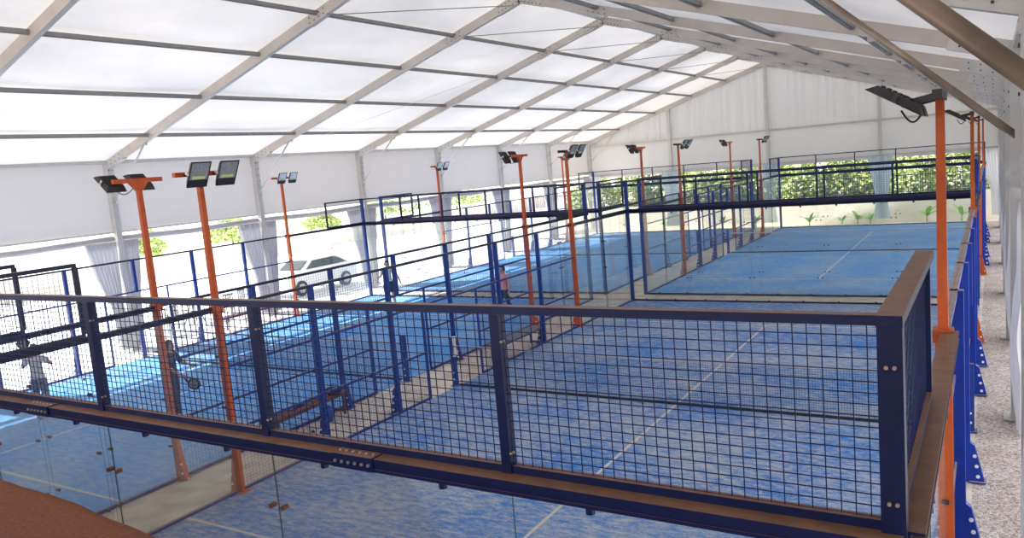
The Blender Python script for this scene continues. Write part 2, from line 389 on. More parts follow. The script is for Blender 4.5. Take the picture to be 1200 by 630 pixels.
GUS = {}
def side_wall(cn, where, x, y0, y1, out, near=False):
    """runs along +y; out = -1 or 1 away from play. local x = world x - x"""
    k = (y1-y0)/20.
    mat = 'blue_lit' if (where == 'right' and x > 5) else 'blue'
    t = empty('side_enclosure', (x, y0, 0), 'blue mesh and glass enclosure on the %s side of the %s' % (where, cn), 'enclosure')
    LY = lambda v: v*k
    H = ZT-ZB
    # corner posts full height
    for v in (0, 20):
        m = MB(); m.box((-.05, LY(v)-.05, 0), (.05, LY(v)+.05, ZT-.046)); p = m.build('corner_post', 'navy' if (near and v == 0) else mat, t)
        m = MB()
        for z in (ZB+.14, ZT-.22):
            for dx in (-.014, .018): rodbolt(m, (dx, LY(v)-.05, z), (0, -1, 0), .009, .014)
        m.build('bolt_row', 'bolt_rusty', p)
    for (a, b) in ((0, 2), (2, 4), (16, 18), (18, 20)):
        m = MB(); m.box((-.005, LY(a)+.052, .05), (.005, LY(b)-.005, ZB-.08)); m.m = [0 if q in (3, 5) else 1 for q in range(6)]
        g_ = m.build('glass_panel', ['glass', 'glass_edge'], t)
        m = MB()
        for z in (.6, 1.4, 2.2):
            m.tube([(-.03, LY(b)-.06, z), (.03, LY(b)-.06, z)], .022, 8); m.tube([(-.03, LY(a)+.1, z), (.03, LY(a)+.1, z)], .022, 8)
        m.build('glass_fitting', 'black_metal', g_)
    for (a, b) in ((0, 4), (16, 20)):
        c = out*.05
        mt = 'navy' if (near and a == 0) else 'rail_dark'
        m = MB()
        q = .07 if (near and a == 0) else .045
        m.box((c-q, LY(a), ZB-.015), (c+q, LY(b), ZB)); m.box((c-q, LY(a), ZB-.08), (c+q, LY(b), ZB-.065)); m.box((c-.012, LY(a), ZB-.065), (c+.012, LY(b), ZB-.015))
        m.build('beam', mt, t)
        u, w = (0, 2) if a == 0 else (18, 20)
        m = MB()
        m.box((-.03, LY(u), ZB), (.03, LY(w), ZB+.045)); m.box((-.052, LY(u)-(.052 if u == 0 else 0), ZT-.045), (.052, LY(w)+(.052 if w == 20 else 0), ZT+.004))
        e = LY(w) if a == 0 else LY(u)
        m.box((-.03, e-.025, ZB+.045), (.03, e+.025, ZT-.045)); m.build('fence_frame', mt, t)
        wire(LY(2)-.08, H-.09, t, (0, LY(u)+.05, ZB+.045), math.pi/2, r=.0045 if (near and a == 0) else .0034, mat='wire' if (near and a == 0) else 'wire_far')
    # mesh bays
    m = MB()
    m.box((-.02, LY(4), 0), (.02, LY(9), .05)); m.box((-.02, LY(11), 0), (.02, LY(16), .05)); m.build('base_rail', mat, t)
    m = MB(); m.box((-.03, LY(0), -.01), (.03, LY(4), .045)); m.box((-.03, LY(16), -.01), (.03, LY(20), .045)); m.build('base_channel', mat, t)
    tw = .045 if (where == 'right' and x > 5) else .025
    m = MB(); m.box((-tw, LY(4), ZB-.045), (tw, LY(16), ZB)); m.build('top_rail', 'blue_lit' if tw > .03 else 'rail_dark', t)
    for z in (1.0, 2.0):
        m = MB()
        if z > 1.5: m.box((-.02, LY(4), z-.02), (.02, LY(16), z+.02))
        else: m.box((-.02, LY(4), z-.02), (.02, LY(9), z+.02)); m.box((-.02, LY(11), z-.02), (.02, LY(16), z+.02))
        m.build('middle_rail', mat, t)
    for v in (6, 8, 10, 12, 14):
        m = MB(); z0 = 2.0 if v == 10 else 0
        pe = .10 if (where == 'right' and x > 5) else .055
        m.box((min(-.03*out, pe*out), LY(v)-(.05 if pe > .06 else .04), z0), (max(-.03*out, pe*out), LY(v)+(.05 if pe > .06 else .04), ZB)); p = m.build('post', mat, t)
        if z0 == 0:
            m = MB(); q = LY(v)
            a0, a1 = (pe*out, (pe+.16)*out)
            vs_ = [(a0, q-.045, .0), (a1, q-.045, .0), (a1-.02*out, q-.045, .10), ((pe+.05)*out, q-.045, .50), (a0, q-.045, .54)]
            vs2 = [(a, b+.09, c) for a, b, c in vs_]
            m._add(vs_+vs2, [(0,1,2,3,4), (9,8,7,6,5), (0,5,6,1), (1,6,7,2), (2,7,8,3), (3,8,9,4), (4,9,5,0)])
            m.box((min(a0, a1)-.02, q-.09, 0), (max(a0, a1)+.02, q+.09, .014))
            gp = m.build('base_gusset', mat, p)
            m = MB()
            for z, dx in ((.08, pe+.085), (.22, pe+.07), (.36, pe+.05)):
                rodbolt(m, (dx*out, q-.045, z), (0, -1, 0), .024, .012)
            m.build('bolt_row', 'bolt_white', gp)
    for v in (9, 11):
        m = MB(); m.box((-.02, LY(v)-.02, 0), (.02, LY(v)+.02, 2.0)); m.build('door_jamb', mat, t)
    pr = .003
    for a in (4, 6, 8, 10, 12, 14):
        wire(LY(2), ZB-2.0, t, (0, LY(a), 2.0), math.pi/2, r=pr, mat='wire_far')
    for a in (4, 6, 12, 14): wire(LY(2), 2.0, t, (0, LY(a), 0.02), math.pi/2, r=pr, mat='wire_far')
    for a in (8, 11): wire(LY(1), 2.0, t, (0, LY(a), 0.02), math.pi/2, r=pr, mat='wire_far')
    return t

def net(cn, x0, x1, y, posts=True):
    t = empty('court_net', (x0, y, 0), 'dark net with white top tape across the middle of the %s' % cn, 'net')
    W = x1-x0; m = MB(); n = int((W-.1)/.045); r = .0028
    top = lambda x: .88+.04*abs(2*x/W-1)
    for i in range(n+1):
        x = .05+(W-.1)*i/n; m.bar((x, 0, .04), (x, 0, top(x)-.05), r, r)
    for j in range(20):
        z = .04+.8*j/19; m.bar((.05, 0, z), (W-.05, 0, z), r, r)
    m.build('net_mesh', 'net_cord', t)
    m = MB()
    for i in range(8):
        a = .05+(W-.1)*i/8; b = .05+(W-.1)*(i+1)/8; m.bar((a, 0, top(a)-.025), (b, 0, top(b)-.025), .012, .04)
    m.build('net_tape', 'net_tape', t)
    m = MB(); m.bar((.05, 0, .03), (W-.05, 0, .03), .035, .045); m.build('bottom_cord', 'net_cord', t)
    for x in (.06-.12, W+.06):
        m = MB(); m.box((x-.05, -.05, 0), (x+.05, .05, 1.08)); m.box((x-.09, -.09, 0), (x+.09, .09, .015)); p = m.build('net_post', 'blue', t)
        m = MB()
        for z in (.15, .3): rodbolt(m, (x, -.05, z), (0, -1, 0), .018, .01)
        rodbolt(m, (x-.07, -.09, .02), (0, 0, 1), .02, .03); m.build('bolt_row', 'bolt_white', p)

def turf(cn, x0, x1, y0, y1, mat):
    o = MB().box((x0+.02, y0+.02, -.01), (x1-.02, y1-.02, .006)).build('artificial_turf', mat)
    tag(o, 'blue sanded artificial turf surface of the %s' % cn, 'turf')
    k = (y1-y0)/20; xc = (x0+x1)/2 if x0 < -1 else 5.0
    w = .05; z0, z1 = .006, .0085
    for n, (a, b) in (('service_line', ((x0+.02, y0+3.05*k-w/2), (x1-.02, y0+3.05*k+w/2))), ('service_line', ((x0+.02, y0+16.95*k-w/2), (x1-.02, y0+16.95*k+w/2))),
                      ('centre_line', ((xc-w/2, y0+3.05*k+w/2), (xc+w/2, y0+16.95*k-w/2)))):
        MB().box((a[0], a[1], z0), (b[0], b[1], z1)).build(n, 'line_paint', o)

for i, (cn, x0, x1, y0, y1) in enumerate(COURTS):
    turf(cn, x0, x1, y0, y1, ['turf_worn', 'turf_blue', 'turf_blue', 'turf_blue'][i])
    n_ = i < 2
    end_wall(cn, 'nearer', x0, x1, y0, -1, near=(i == 0))
    end_wall(cn, 'farther', x0, x1, y1, 1)
    side_wall(cn, 'left', x0, y0, y1, -1)
    side_wall(cn, 'right', x1, y0, y1, 1, near=(i == 0))
    net(cn, x0, x1, (y0+y1)/2)
# the beam and fence carry on over the gangway between the two near courts
t = empty('linking_beam', (BX1, 0, ZB), 'short blue beam and rail bridging the gangway between near courts', 'beam')
m = MB(); m.box((.04, -.13, -.085), (-BX1-.04, .01, 0)); m.build('beam', 'navy', t)
m = MB(); m.box((.03, -.03, ZT-ZB-.045), (-BX1-.03, .03, ZT-ZB)); m.box((.03, -.025, 0), (-BX1-.03, .03, .045)); m.build('rail', 'navy', t)

# ------------------------------------------------------------------ light poles
def flood(parent, loc, face, down, w=.34, h=.38, lens_glare=False):
    """face=+1/-1 aims to +x/-x; down = degrees below horizontal"""
    f = bpy.data.objects.new('floodlight', None)
    # housing: thin tapered slab, built pointing along local +x as normal
    def tf(m):
        a = math.radians(down)*1.0
        R = Matrix.Rotation(a, 4, 'Y')
        if face < 0: R = Matrix.Rotation(math.pi, 4, 'Z') @ R
        m.v = [tuple(V(loc) + (R @ V(v))) for v in m.v]; return m
    m = MB()
    m._add([(.03,-w/2,-h/2),(.03,w/2,-h/2),(.03,w/2,h/2),(.03,-w/2,h/2),(-.035,-w/2*.8,-h/2*.72),(-.035,w/2*.8,-h/2*.72),(-.035,w/2*.8,h/2*.72),(-.035,-w/2*.8,h/2*.72)],
           [(0,1,2,3),(7,6,5,4),(0,4,5,1),(1,5,6,2),(2,6,7,3),(3,7,4,0)])
    for k in range(7):
        z = -h*.3+k*h*.1; m.box((-.05, -w*.36, z-.006), (-.03, w*.36, z+.006))
    m.box((.028, -w/2, -h/2), (.036, w/2, -h/2+h*.30)); m.box((.028, -w/2, h/2-.02), (.036, w/2, h/2)); m.box((.028, -w/2, -h/2), (.036, -w/2+.02, h/2)); m.box((.028, w/2-.02, -h/2), (.036, w/2, h/2))
    body = tf(m).build('floodlight', 'black_metal', parent)
    m = MB(); m.box((.0295, -w/2+.02, -h/2+h*.30), (.034, w/2-.02, h/2-.02)); tf(m).build('lamp_glass', 'bolt_white' if lens_glare else 'lamp_glass', body)  # white lens colour stands in for a bright reflection on the glass
    m = MB(); m.box((.034, -w*.32, -h*.18), (.0355, w*.32, -h*.06)); tf(m).build('lamp_led', 'lamp_led', body)
    for s_ in (-1, 1):
        m = MB(); m.box((-.05, s_*w/2-.006, -.02), (.03, s_*w/2+.006, .02)); rodbolt(m, (.0, s_*w/2, 0), (0, s_, 0), .016, .02)
        tf(m).build('bracket', 'black_metal' if h > .45 else 'bolt', body)
def light_pole(x, y, face, where, down=45, off=.32, black_arm=False, sep=.25, big=False, lens_glare=False):
    t = empty('light_pole', (x, y, 0), 'orange light pole with floodlights, ' + where, 'light pole', 'light poles around the courts')
    m = MB()
    m.box((-.065, -.03, 0), (.065, .03, ZB)); m.bar((0, 0, ZB), (0, 0, 4.93), .082, .09, up=(0, 1, 0), w2=.065, h2=.075)
    m.build('pole', 'orange', t)
    m = MB(); sx = -face
    a = [(sx*.06, -.04, 0), (sx*.19, -.04, 0), (sx*.17, -.04, .12), (sx*.06, -.04, .62)]
    b = [(p, .04, r) for p, _, r in a]
    m._add(a+b, [(0,1,2,3), (7,6,5,4), (0,4,5,1), (1,5,6,2), (2,6,7,3), (3,7,4,0)]); m.box((-.14, -.1, 0), (.14, .1, .014))
    gp = m.build('base_gusset', 'orange', t)
    m = MB()
    for z in (.12, .28): rodbolt(m, (sx*.13, -.04, z), (0, -1, 0), .018, .012)
    rodbolt(m, (sx*.21, 0, .01), (0, 0, 1), .018, .03); m.build('bolt_row', 'bolt_white', gp)
    m = MB(); m.box((-.08, -.07, ZB-.10), (.08, .07, ZB+.02)); m.build('collar', 'orange', t)
    am = 'black_metal' if black_arm else 'orange'
    m = MB(); m.box((-.035, -.42, 4.93), (.035, .42, 5.0))
    if not black_arm: m._add([(0-.03, -.16, 4.93), (-.03, .16, 4.93), (-.03, .05, 4.80), (-.03, -.05, 4.80), (.03, -.16, 4.93), (.03, .16, 4.93), (.03, .05, 4.80), (.03, -.05, 4.80)],
           [(0,1,2,3), (7,6,5,4), (0,4,5,1), (1,5,6,2), (2,6,7,3), (3,7,4,0)])
    m.build('cross_arm', am, t)
    w, h = (.34, .48) if big else (.34, .40)
    for dy in (-sep, sep):
        m = MB(); m.bar((0, dy, 4.96), (face*(off-.03), dy, 4.96-(.05 if big else 0)), .045, .05); m.build('mounting_bar', am if black_arm else 'black_metal', t)
        flood(t, (face*off, dy, 4.96-(.0 if big else 0)), face, down, w, h, lens_glare)
    m = MB(); pts = []
    for k in range(9):
        u = k/8; pts.append((face*(.12+.0*u)*(1-u)+face*off*.9*u*1.0, -sep*u, 4.86-.10*math.sin(u*math.pi)))
    m.tube(pts, .008, 6); m.build('cable', 'black', t)
    return t
K = (FY1-FY0)/20
light_pole(AX0, 4.05, 1, 'nearest on left edge of the near right court', 28)
light_pole(BX1, 4.05, -1, 'nearest on right edge of the near left court', 50)
light_pole(AX0, 16, 1, 'second on left edge of near right court, black arm', 30, black_arm=True)
light_pole(BX1, 16, -1, 'second on the right edge of the near left court', 30)
light_pole(AX1, 4.0, -1, 'nearest on the right edge, tallest in view', 58, off=.30, black_arm=True, big=True)
light_pole(AX1, 16, -1, 'second along the right edge, behind the tallest pole', 58, off=.30, black_arm=True, big=True)
light_pole(AX1, FY0+4*K, -1, 'third along the right edge, beside far right court', 58, off=.30, black_arm=True, big=True)
light_pole(AX1, FY0+16*K, -1, 'last along the right edge of the far right court', 58, off=.30, black_arm=True, big=True)
light_pole(AX0, FY0+4*K, 1, 'third on the left edge of the right hand courts', 35, black_arm=True)
light_pole(BX1, FY0+4*K, -1, 'third on the right edge of the left hand courts', 30)
light_pole(AX0, FY0+16*K, 1, 'farthest on the left edge of the right hand courts', 35, black_arm=True)
light_pole(BX1, FY0+16*K, -1, 'farthest on the right edge of the left hand courts', 30)
light_pole(BX0, 16, 1, 'nearest one by the left tent wall', 25, lens_glare=True)
light_pole(BX0, FY0+4*K, 1, 'middle one by the left tent wall', 25, lens_glare=True)
light_pole(BX0, FY0+16*K, 1, 'farthest one by the left tent wall', 25, lens_glare=True)

# ------------------------------------------------------------------ tent
frames_y = [YE-BAY*i for i in range(10)]
def tent_frame(y, i):
    first = i == 0
    nm = ['farthest, against the end wall', 'second from the end wall', 'third from the end wall', 'fourth from the end wall', 'fifth from the end wall',
          'sixth from the end wall', 'seventh from the end wall, above the near nets', 'eighth from the end wall, above the near light poles',
          'nearest the viewer, brown brace at top right', 'overhead behind the viewer'][i]
    t = empty('tent_frame', (XR_, y, 0), 'beige tent portal frame, ' + nm, 'tent frame', 'portal frames of the tent')
    for s_, xw, nmn in ((-1, WL, 'left'), (1, WR, 'right')):
        X = xw-XR_
        m = MB(); m.box((X-.10, -.09, 0), (X+.10, .09, ZE_)); m.box((X-.2, -.15, 0), (X+.2, .15, .02)); c = m.build('column', 'alu', t)
        m = MB(); m.bar((X, 0, ZE_-.05), (0, 0, ZR_-.13), .13, .24); m.build('rafter', 'alu_beige', t)
        m = MB()
        m.bar((X, 0, ZE_-.35), (X, 0, ZE_+.05), .19, .24, up=(1, 0, 0)); m.bar((X, 0, ZE_-.07), (X-s_*.9, 0, ZE_-.07+.9*(ZR_-ZE_)/abs(X)), .15, .27)
        e = m.build('eave_plate', 'alu', t)
        m = MB()
        for k in range(4):
            for q in (-.06, .06): rodbolt(m, (X-s_*(.1+k*.22), -.075, ZE_-.07+(.1+k*.22)*(ZR_-ZE_)/abs(X)+q), (0, -1, 0), .016, .012); rodbolt(m, (X-s_*.11, q, 5.6-k*.22), (-s_, 0, 0), .016, .012)
        m.build('bolt_row', 'black_metal', e)
        m = MB()
        slope = (ZR_-ZE_)/abs(X)
        bx_ = 2.0
        dz = .17 if (i == 8 and s_ > 0) else 0
        m.tube([(X-s_*.12, 0, 4.55+dz), (X-s_*bx_, 0, ZE_-.15+bx_*slope+dz*1.3)], .028 if s_ < 0 else (.037 if i == 8 else .033), 18)
        m.build('brace', 'brace_white' if s_ < 0 else 'tube', t, smooth=True)
        m = MB(); m.box((X-s_*.10-.05, -.05, 4.46), (X-s_*.10+.05, .05, 4.62)); m.build('brace_bracket', 'alu', t)
        m = MB(); m.box((X-s_*bx_-.07, -.03, ZE_-.25+bx_*slope), (X-s_*bx_+.07, .03, ZE_-.05+bx_*slope)); m.build('brace_bracket', 'alu', t)
    for s_ in (-1, 1):
        xs4 = 2.35*s_; zz = ZR_-.13-2.35*.3125
        m = MB(); m.bar((xs4-.3*s_, 0, zz+.3*.3125), (xs4+.3*s_, 0, zz-.3*.3125), .145, .25); e = m.build('splice_plate', 'alu_beige', t)
        m = MB()
        for k in range(4):
            for q in (-.06, .06): rodbolt(m, (xs4+s_*(-.24+k*.16), -.072, zz-(-.24+k*.16)*.3125+q), (0, -1, 0), .016, .012)
        m.build('bolt_row', 'black_metal', e)
    m = MB(); m.bar((-.75, 0, ZR_-.13-.75*.312), (0, 0, ZR_-.13), .15, .27); m.bar((.75, 0, ZR_-.13-.75*.312), (0, 0, ZR_-.13), .15, .27)
    e = m.build('ridge_plate', 'alu_beige', t)
    m = MB()
    for k in range(6):
        for q in (-.07, .07):
            for s_ in (-1, 1): rodbolt(m, (s_*(.08+k*.12), -.075, ZR_-.13-(.08+k*.12)*.312+q), (0, -1, 0), .016, .012)
    m.build('bolt_row', 'black_metal', e)
for i, y in enumerate(frames_y): tent_frame(y, i)
zs = lambda x: ZE_+.08+(ZR_-ZE_)*(1-abs(x-XR_)/(WR-XR_))
ords = ['lowest', 'second', 'third', 'fourth']
for s_ in (-1, 1):
    half = WR-XR_
    for j in range(4):
        x = XR_+s_*half*(1-(.195, .41, .62, .80)[j]); z = zs(x)-.14
        t = empty('purlin', (x, frames_y[-1], z), 'grey roof purlin, %s up the %s slope of the tent' % (ords[j], 'left' if s_ < 0 else 'right'), 'purlin')
        for i in range(9):
            a, b = BAY*i+.07, BAY*(i+1)-.07
            m = MB(); m.box((-.05, a, -.045), (.05, b, .045)); m.box((-.025, a, -.06), (.025, b, -.045)); m.build('purlin_section', 'purlin', t)
            m = MB(); m.box((-.07, a-.02, -.08), (.07, a+.03, .03)); m.build('purlin_cleat', 'alu', t)
    for nm, x in (('eave', WL if s_ < 0 else WR),):
        m = MB(); m.box((x-.06, frames_y[-1], ZE_-.02), (x+.06, YE, ZE_+.09)); o = m.build('eave_rail', 'alu')
        tag(o, 'light grey eave rail along the top of the %s tent wall' % ('left' if s_ < 0 else 'right'), 'rail')
m = MB(); m.box((XR_-.05, frames_y[-1], ZR_-.12), (XR_+.05, YE, ZR_-.03)); tag(m.build('ridge_purlin', 'alu'), 'light aluminium ridge beam running along the tent apex', 'purlin')
x4 = half*(1-.80)
for i in range(9):
    for s_ in (-1, 1):
        m = MB(); z4 = zs(XR_+x4)-.14
        m.tube([(XR_+s_*x4, frames_y[i+1], z4-.05), (XR_+s_*.15, frames_y[i], ZR_-.3)], .013, 6)
        tag(m.build('tie_rod', 'purlin'), 'thin grey tie rod, %s ridge slope, %s' % ('left' if s_ < 0 else 'right', ['at the end wall', 'one bay before the end wall', 'two bays before the end wall', 'three bays before the end wall', 'four bays before the end wall', 'over the near nets', 'over the near service line', 'almost overhead', 'overhead behind the viewer'][i]), 'rod', 'ridge tie rods')
# cables crossing the left slope
for (i, a, j, b) in ((5, .06, 4, .80),):
    xa, xb = XR_-half*(1-a), XR_-half*(1-b)
    m = MB(); m.tube([(xa, frames_y[i], zs(xa)-.3), (xb, frames_y[j], zs(xb)-.3)], .006, 5)
    tag(m.build('bracing_cable', 'brace_white'), 'thin white bracing cable slanting across the left roof slope', 'cable')

# membranes
def sheet(name, p00, p10, p11, p01, nu, nv, mat, sag=0, kind='structure', amp=0, nrm=(0, 0, 1)):
    vs_ = []; fs_ = []; p00, p10, p11, p01 = map(V, (p00, p10, p11, p01)); nrm = V(nrm)
    for j in range(nv+1):
        for i in range(nu+1):
            u, v = i/nu, j/nv; p = p00*(1-u)*(1-v)+p10*u*(1-v)+p11*u*v+p01*(1-u)*v
            p = p + nrm*(sag(u, v) if sag else 0); vs_.append(p)
    for j in range(nv):
        for i in range(nu): a = j*(nu+1)+i; fs_.append((a, a+1, a+nu+2, a+nu+1))
    m = MB(); m._add(vs_, fs_); o = m.build(name, mat, smooth=True); o['kind'] = kind; return o
yb = frames_y[-1]
sagf = lambda u, v: -.05*math.sin(math.pi*((u*9) % 1))*math.sin(math.pi*min(1, v*1.0))
sheet('ceiling', (WL-.15, yb, ZE_+.04), (WL-.15, YE+.2, ZE_+.04), (XR_, YE+.2, ZR_+.06), (XR_, yb, ZR_+.06), 90, 20, 'roof_fabric', sagf)
sheet('ceiling', (XR_, yb, ZR_+.06), (XR_, YE+.2, ZR_+.06), (WR+.15, YE+.2, ZE_+.04), (WR+.15, yb, ZE_+.04), 90, 20, 'roof_fabric', sagf)
for s_, x, nm in ((-1, WL-.13, 'left'), (1, WR+.13, 'right')):
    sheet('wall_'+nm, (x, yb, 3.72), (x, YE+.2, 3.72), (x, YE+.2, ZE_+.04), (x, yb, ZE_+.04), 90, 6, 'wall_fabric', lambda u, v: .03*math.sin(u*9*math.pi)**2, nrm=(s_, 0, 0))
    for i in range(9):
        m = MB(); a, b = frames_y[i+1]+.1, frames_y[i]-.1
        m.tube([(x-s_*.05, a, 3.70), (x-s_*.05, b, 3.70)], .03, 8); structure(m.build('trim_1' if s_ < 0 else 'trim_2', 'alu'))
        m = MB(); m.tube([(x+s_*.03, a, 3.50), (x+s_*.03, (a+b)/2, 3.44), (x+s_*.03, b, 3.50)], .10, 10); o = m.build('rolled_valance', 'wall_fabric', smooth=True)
        tag(o, 'white rolled up wall fabric on the %s side, bay %s' % (nm, ['next to the end wall', 'second from the end wall', 'third from the end wall', 'fourth from the end wall', 'fifth from the end wall', 'sixth from the end wall', 'seventh from the end wall', 'eighth from the end wall', 'behind the viewer'][i]), 'fabric roll', 'rolled wall fabric')
# gable
zg = 5.5
m = MB(); xs_ = [WL, -7.4, XR_, 4.75, WR]
for a, b in zip(xs_, xs_[1:]):
    n_ = 60; vs_ = []; fs_ = []
    for i in range(n_+1):
        x = a+(b-a)*i/n_; d = .035*math.sin(i*1.15+math.sin(i*.37)*2)*(1 if (b <= XR_ or a == XR_) else .3)
        top = zs(x)+.04
        for j in range(7): v = j/6; vs_.append((x, YE+.12+d*(.5+.5*v), zg+(max(top, zg)-zg)*v))
    for i in range(n_):
        for j in range(6): q = i*7+j; fs_.append((q, q+7, q+8, q+1))
    m._add(vs_, fs_)
structure(m.build('wall_back', 'gable_folds', smooth=True))
sheet('wall_back', (WL, YE+.1, 3.55), (WR, YE+.1, 3.55), (WR, YE+.1, zg), (WL, YE+.1, zg), 40, 6, 'gable_fabric', lambda u, v: .03*math.sin(u*20), nrm=(0, 1, 0))
m = MB(); m.box((WL, YE-.02, zg-.06), (WR, YE+.06, zg+.06)); structure(m.build('trim_3', 'alu_beige'))
m = MB(); m.tube([(WL, YE+.02, 3.48), (WR, YE+.02, 3.48)], .11, 10); tag(m.build('rolled_valance', 'gable_fabric', smooth=True), 'rolled up fabric along the foot of the end wall panels', 'fabric roll', 'rolled wall fabric')
for x in (-7.4, XR_, 4.75):
    m = MB(); m.box((x-.09, YE-.09, 0), (x+.09, YE+.06, zs(x)-.2)); o = m.build('gable_post', 'alu')
    tag(o, 'aluminium upright of the end wall, %s' % {-7.4: 'left one', XR_: 'under the ridge', 4.75: 'right one behind the gathered curtain'}[x], 'post')

def curtain(x, y, ang, w0, w1, w2, ztie, z1, mat, label, depth=.10, lean=0., pleats=9, phase=0, bulge=0.):
    """hanging pleated cloth: w0 wide at the top, w1 at the tie, w2 at the hem"""
    nu, nv = pleats*6, 26; vs_ = []; fs_ = []
    for j in range(nv+1):
        z = z1+(0.03-z1)*j/nv
        if z > ztie: t = (z1-z)/(z1-ztie); w = w0+(w1-w0)*(t**1.4)
        else: t = (ztie-z)/ztie; w = w1+(w2-w1)*(t**.7)
        off = lean*(j/nv)
        for i in range(nu+1):
            u = i/nu-.5; pl = depth*(w1/w if w > 0 else 1)**.2*math.sin(u*pleats*2*math.pi+phase+math.sin(j*.25+u*5)*.5)
            n_ = .04*noise.noise(V((u*6+phase*3, z*1.4, x)))
            lx = off+u*w; ly = pl*.6+n_+bulge*math.sin(math.pi*min(1, (z1-z)/z1)**2)*(1-4*u*u)
            vs_.append((lx, ly, z))
    for j in range(nv):
        for i in range(nu): a = j*(nu+1)+i; fs_.append((a, a+1, a+nu+2, a+nu+1))
    m = MB(); m._add(vs_, fs_); o = m.build('curtain', mat, smooth=True, loc=(x, y, 0)); o.rotation_euler.z = ang
    tag(o, label, 'curtain', 'tied back tent curtains')
names_f = ['by the end wall', 'at the second column from the end wall', 'at the third column from the end wall', 'at the fourth column from the end wall', 'at the fifth column from the end wall', 'at the sixth column from the end wall', 'at the seventh column from the end wall', 'at the eighth column from the end wall', 'at the column nearest the viewer']
for i in range(0, 8):
    y = frames_y[i]
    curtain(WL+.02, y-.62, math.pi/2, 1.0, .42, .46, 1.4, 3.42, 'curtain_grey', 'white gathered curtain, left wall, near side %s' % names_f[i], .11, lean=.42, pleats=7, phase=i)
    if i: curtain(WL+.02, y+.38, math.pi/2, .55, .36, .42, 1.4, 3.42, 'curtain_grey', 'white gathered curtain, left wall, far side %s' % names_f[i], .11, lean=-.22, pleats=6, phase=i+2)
for i in range(1, 8):
    y = frames_y[i]
    curtain(WR+.05, y-.35, math.pi/2, 1.3, .7, 1.2, 1.3, 3.5, 'curtain_fabric', 'white curtain touching the gravel, right wall, %s' % names_f[i], .10, lean=.1, pleats=7, phase=i*1.7, bulge=.10)
curtain(WR-.35, YE-.25, 0.5, 1.3, .55, .8, 1.2, 3.5, 'curtain_fabric', 'white curtain bunched in the right corner of the end wall', .12, lean=.35, pleats=8)
curtain(4.78, YE-.2, 0, 1.25, .52, .95, 1.05, 3.5, 'curtain_shaded', 'shade tinted curtain tied in at the waist, right upright of the end wall', .09, pleats=8)
curtain(XR_, YE-.2, 0, 1.2, .55, .95, 1.05, 3.5, 'curtain_shaded', 'pale curtain tied in at the waist below the ridge', .09, pleats=8)
curtain(-7.4, YE-.2, 0, 1.2, .55, .95, 1.05, 3.5, 'curtain_shaded', 'pale curtain tied in at the waist, left upright of the end wall', .09, pleats=8)
curtain(WL+.5, YE-.25, -.4, 1.0, .5, .8, 1.2, 3.5, 'curtain_fabric', 'white curtain bunched in the left corner of the end wall', .1, pleats=7)

# ------------------------------------------------------------------ outside
yw = 47.6
o = MB().box((-30, yw, -.7), (40, yw+.2, 1.16)).build('garden_wall', 'plaster'); tag(o, 'sunlit cream plastered garden wall beyond the end of the tent', 'wall')
o = MB().bar((0, 41.74, -.11), (0, yw-.005, -.56), 60, .1).build('planting_bed', 'soil_bed'); tag(o, kind='structure')
t = empty('railing', (-20, yw+.1, 1.16), 'dark iron railing standing on the cream garden wall', 'railing')
m = MB()
for i in range(330): x = i*.125; m.box((x-.008, -.008, 0), (x+.008, .008, 1.25))
m.build('baluster', 'black_metal', t)['kind'] = 'stuff'
m = MB(); m.box((0, -.02, 1.05), (41.2, .02, 1.09)); m.box((0, -.02, .08), (41.2, .02, .12)); m.build('rail', 'black_metal', t)

def bush(x, y, z, rx, rz, label, n=420, trunk=True, lift=0, mats=('leaf_dark', 'leaf_light'), leaf=.16, name='bush', cat='bush', group=None):
    t = empty(name, (x, y, z), label, cat, group)
    m = MB(); rnd = random.Random(int(x*77+y*13))
    for k in range(n):
        th = rnd.uniform(0, 2*math.pi); ph = math.acos(rnd.uniform(-.7, 1)); r = rnd.uniform(.62, 1.05)*(1+.22*math.sin(3*th+x)+.15*math.sin(5*ph))
        c = V((rx*r*math.sin(ph)*math.cos(th), rx*.8*r*math.sin(ph)*math.sin(th), rz*(1+r*math.cos(ph))+lift))
        a = V((rnd.gauss(0, 1), rnd.gauss(0, 1), rnd.gauss(0, .6))).normalized(); b = a.cross(V((rnd.gauss(0, 1), rnd.gauss(0, 1), rnd.gauss(0, 1)))).normalized()
        s_ = leaf*rnd.uniform(.6, 1.3)
        m.quad(c-a*s_, c+b*s_*.55, c+a*s_, c-b*s_*.55, mi=0 if rnd.random() < .5 else 1)
    m.build('foliage', list(mats), t)
    if trunk:
        m = MB(); m.tube([(0, 0, -.02), (.05, 0, rz*.6+lift), (-.05, .05, rz*1.2+lift)], [.09, .07, .04], 7); 
        for k in range(4): m.tube([(0, 0, rz*.5+lift), (rx*.5*math.cos(k*1.6), rx*.4*math.sin(k*1.6), rz*1.2+lift)], [.04, .015], 5)
        m.build('trunk', 'bark', t)
for i, x in enumerate([-15, -12.3, -9.6, -7.2, -4.9, -2.6, -.3, 1.9, 4.0, 6.2, 8.6, 11.2, 14.0]):
    lab = ['broad', 'loose', 'dense', 'tall', 'rounded'][i % 5]
    bush(x, yw+2.0+(i % 3)*.5, -.55, 1.9, 2.0+.15*(i % 3), '%s green hedge bush behind the railing, number %s from the left' % (lab, ['one', 'two', 'three', 'four', 'five', 'six', 'seven', 'eight', 'nine', 'ten', 'eleven', 'twelve', 'thirteen'][i]), n=3600, leaf=.15, name='hedge_bush', cat='bush', group='hedge bushes behind the railing')
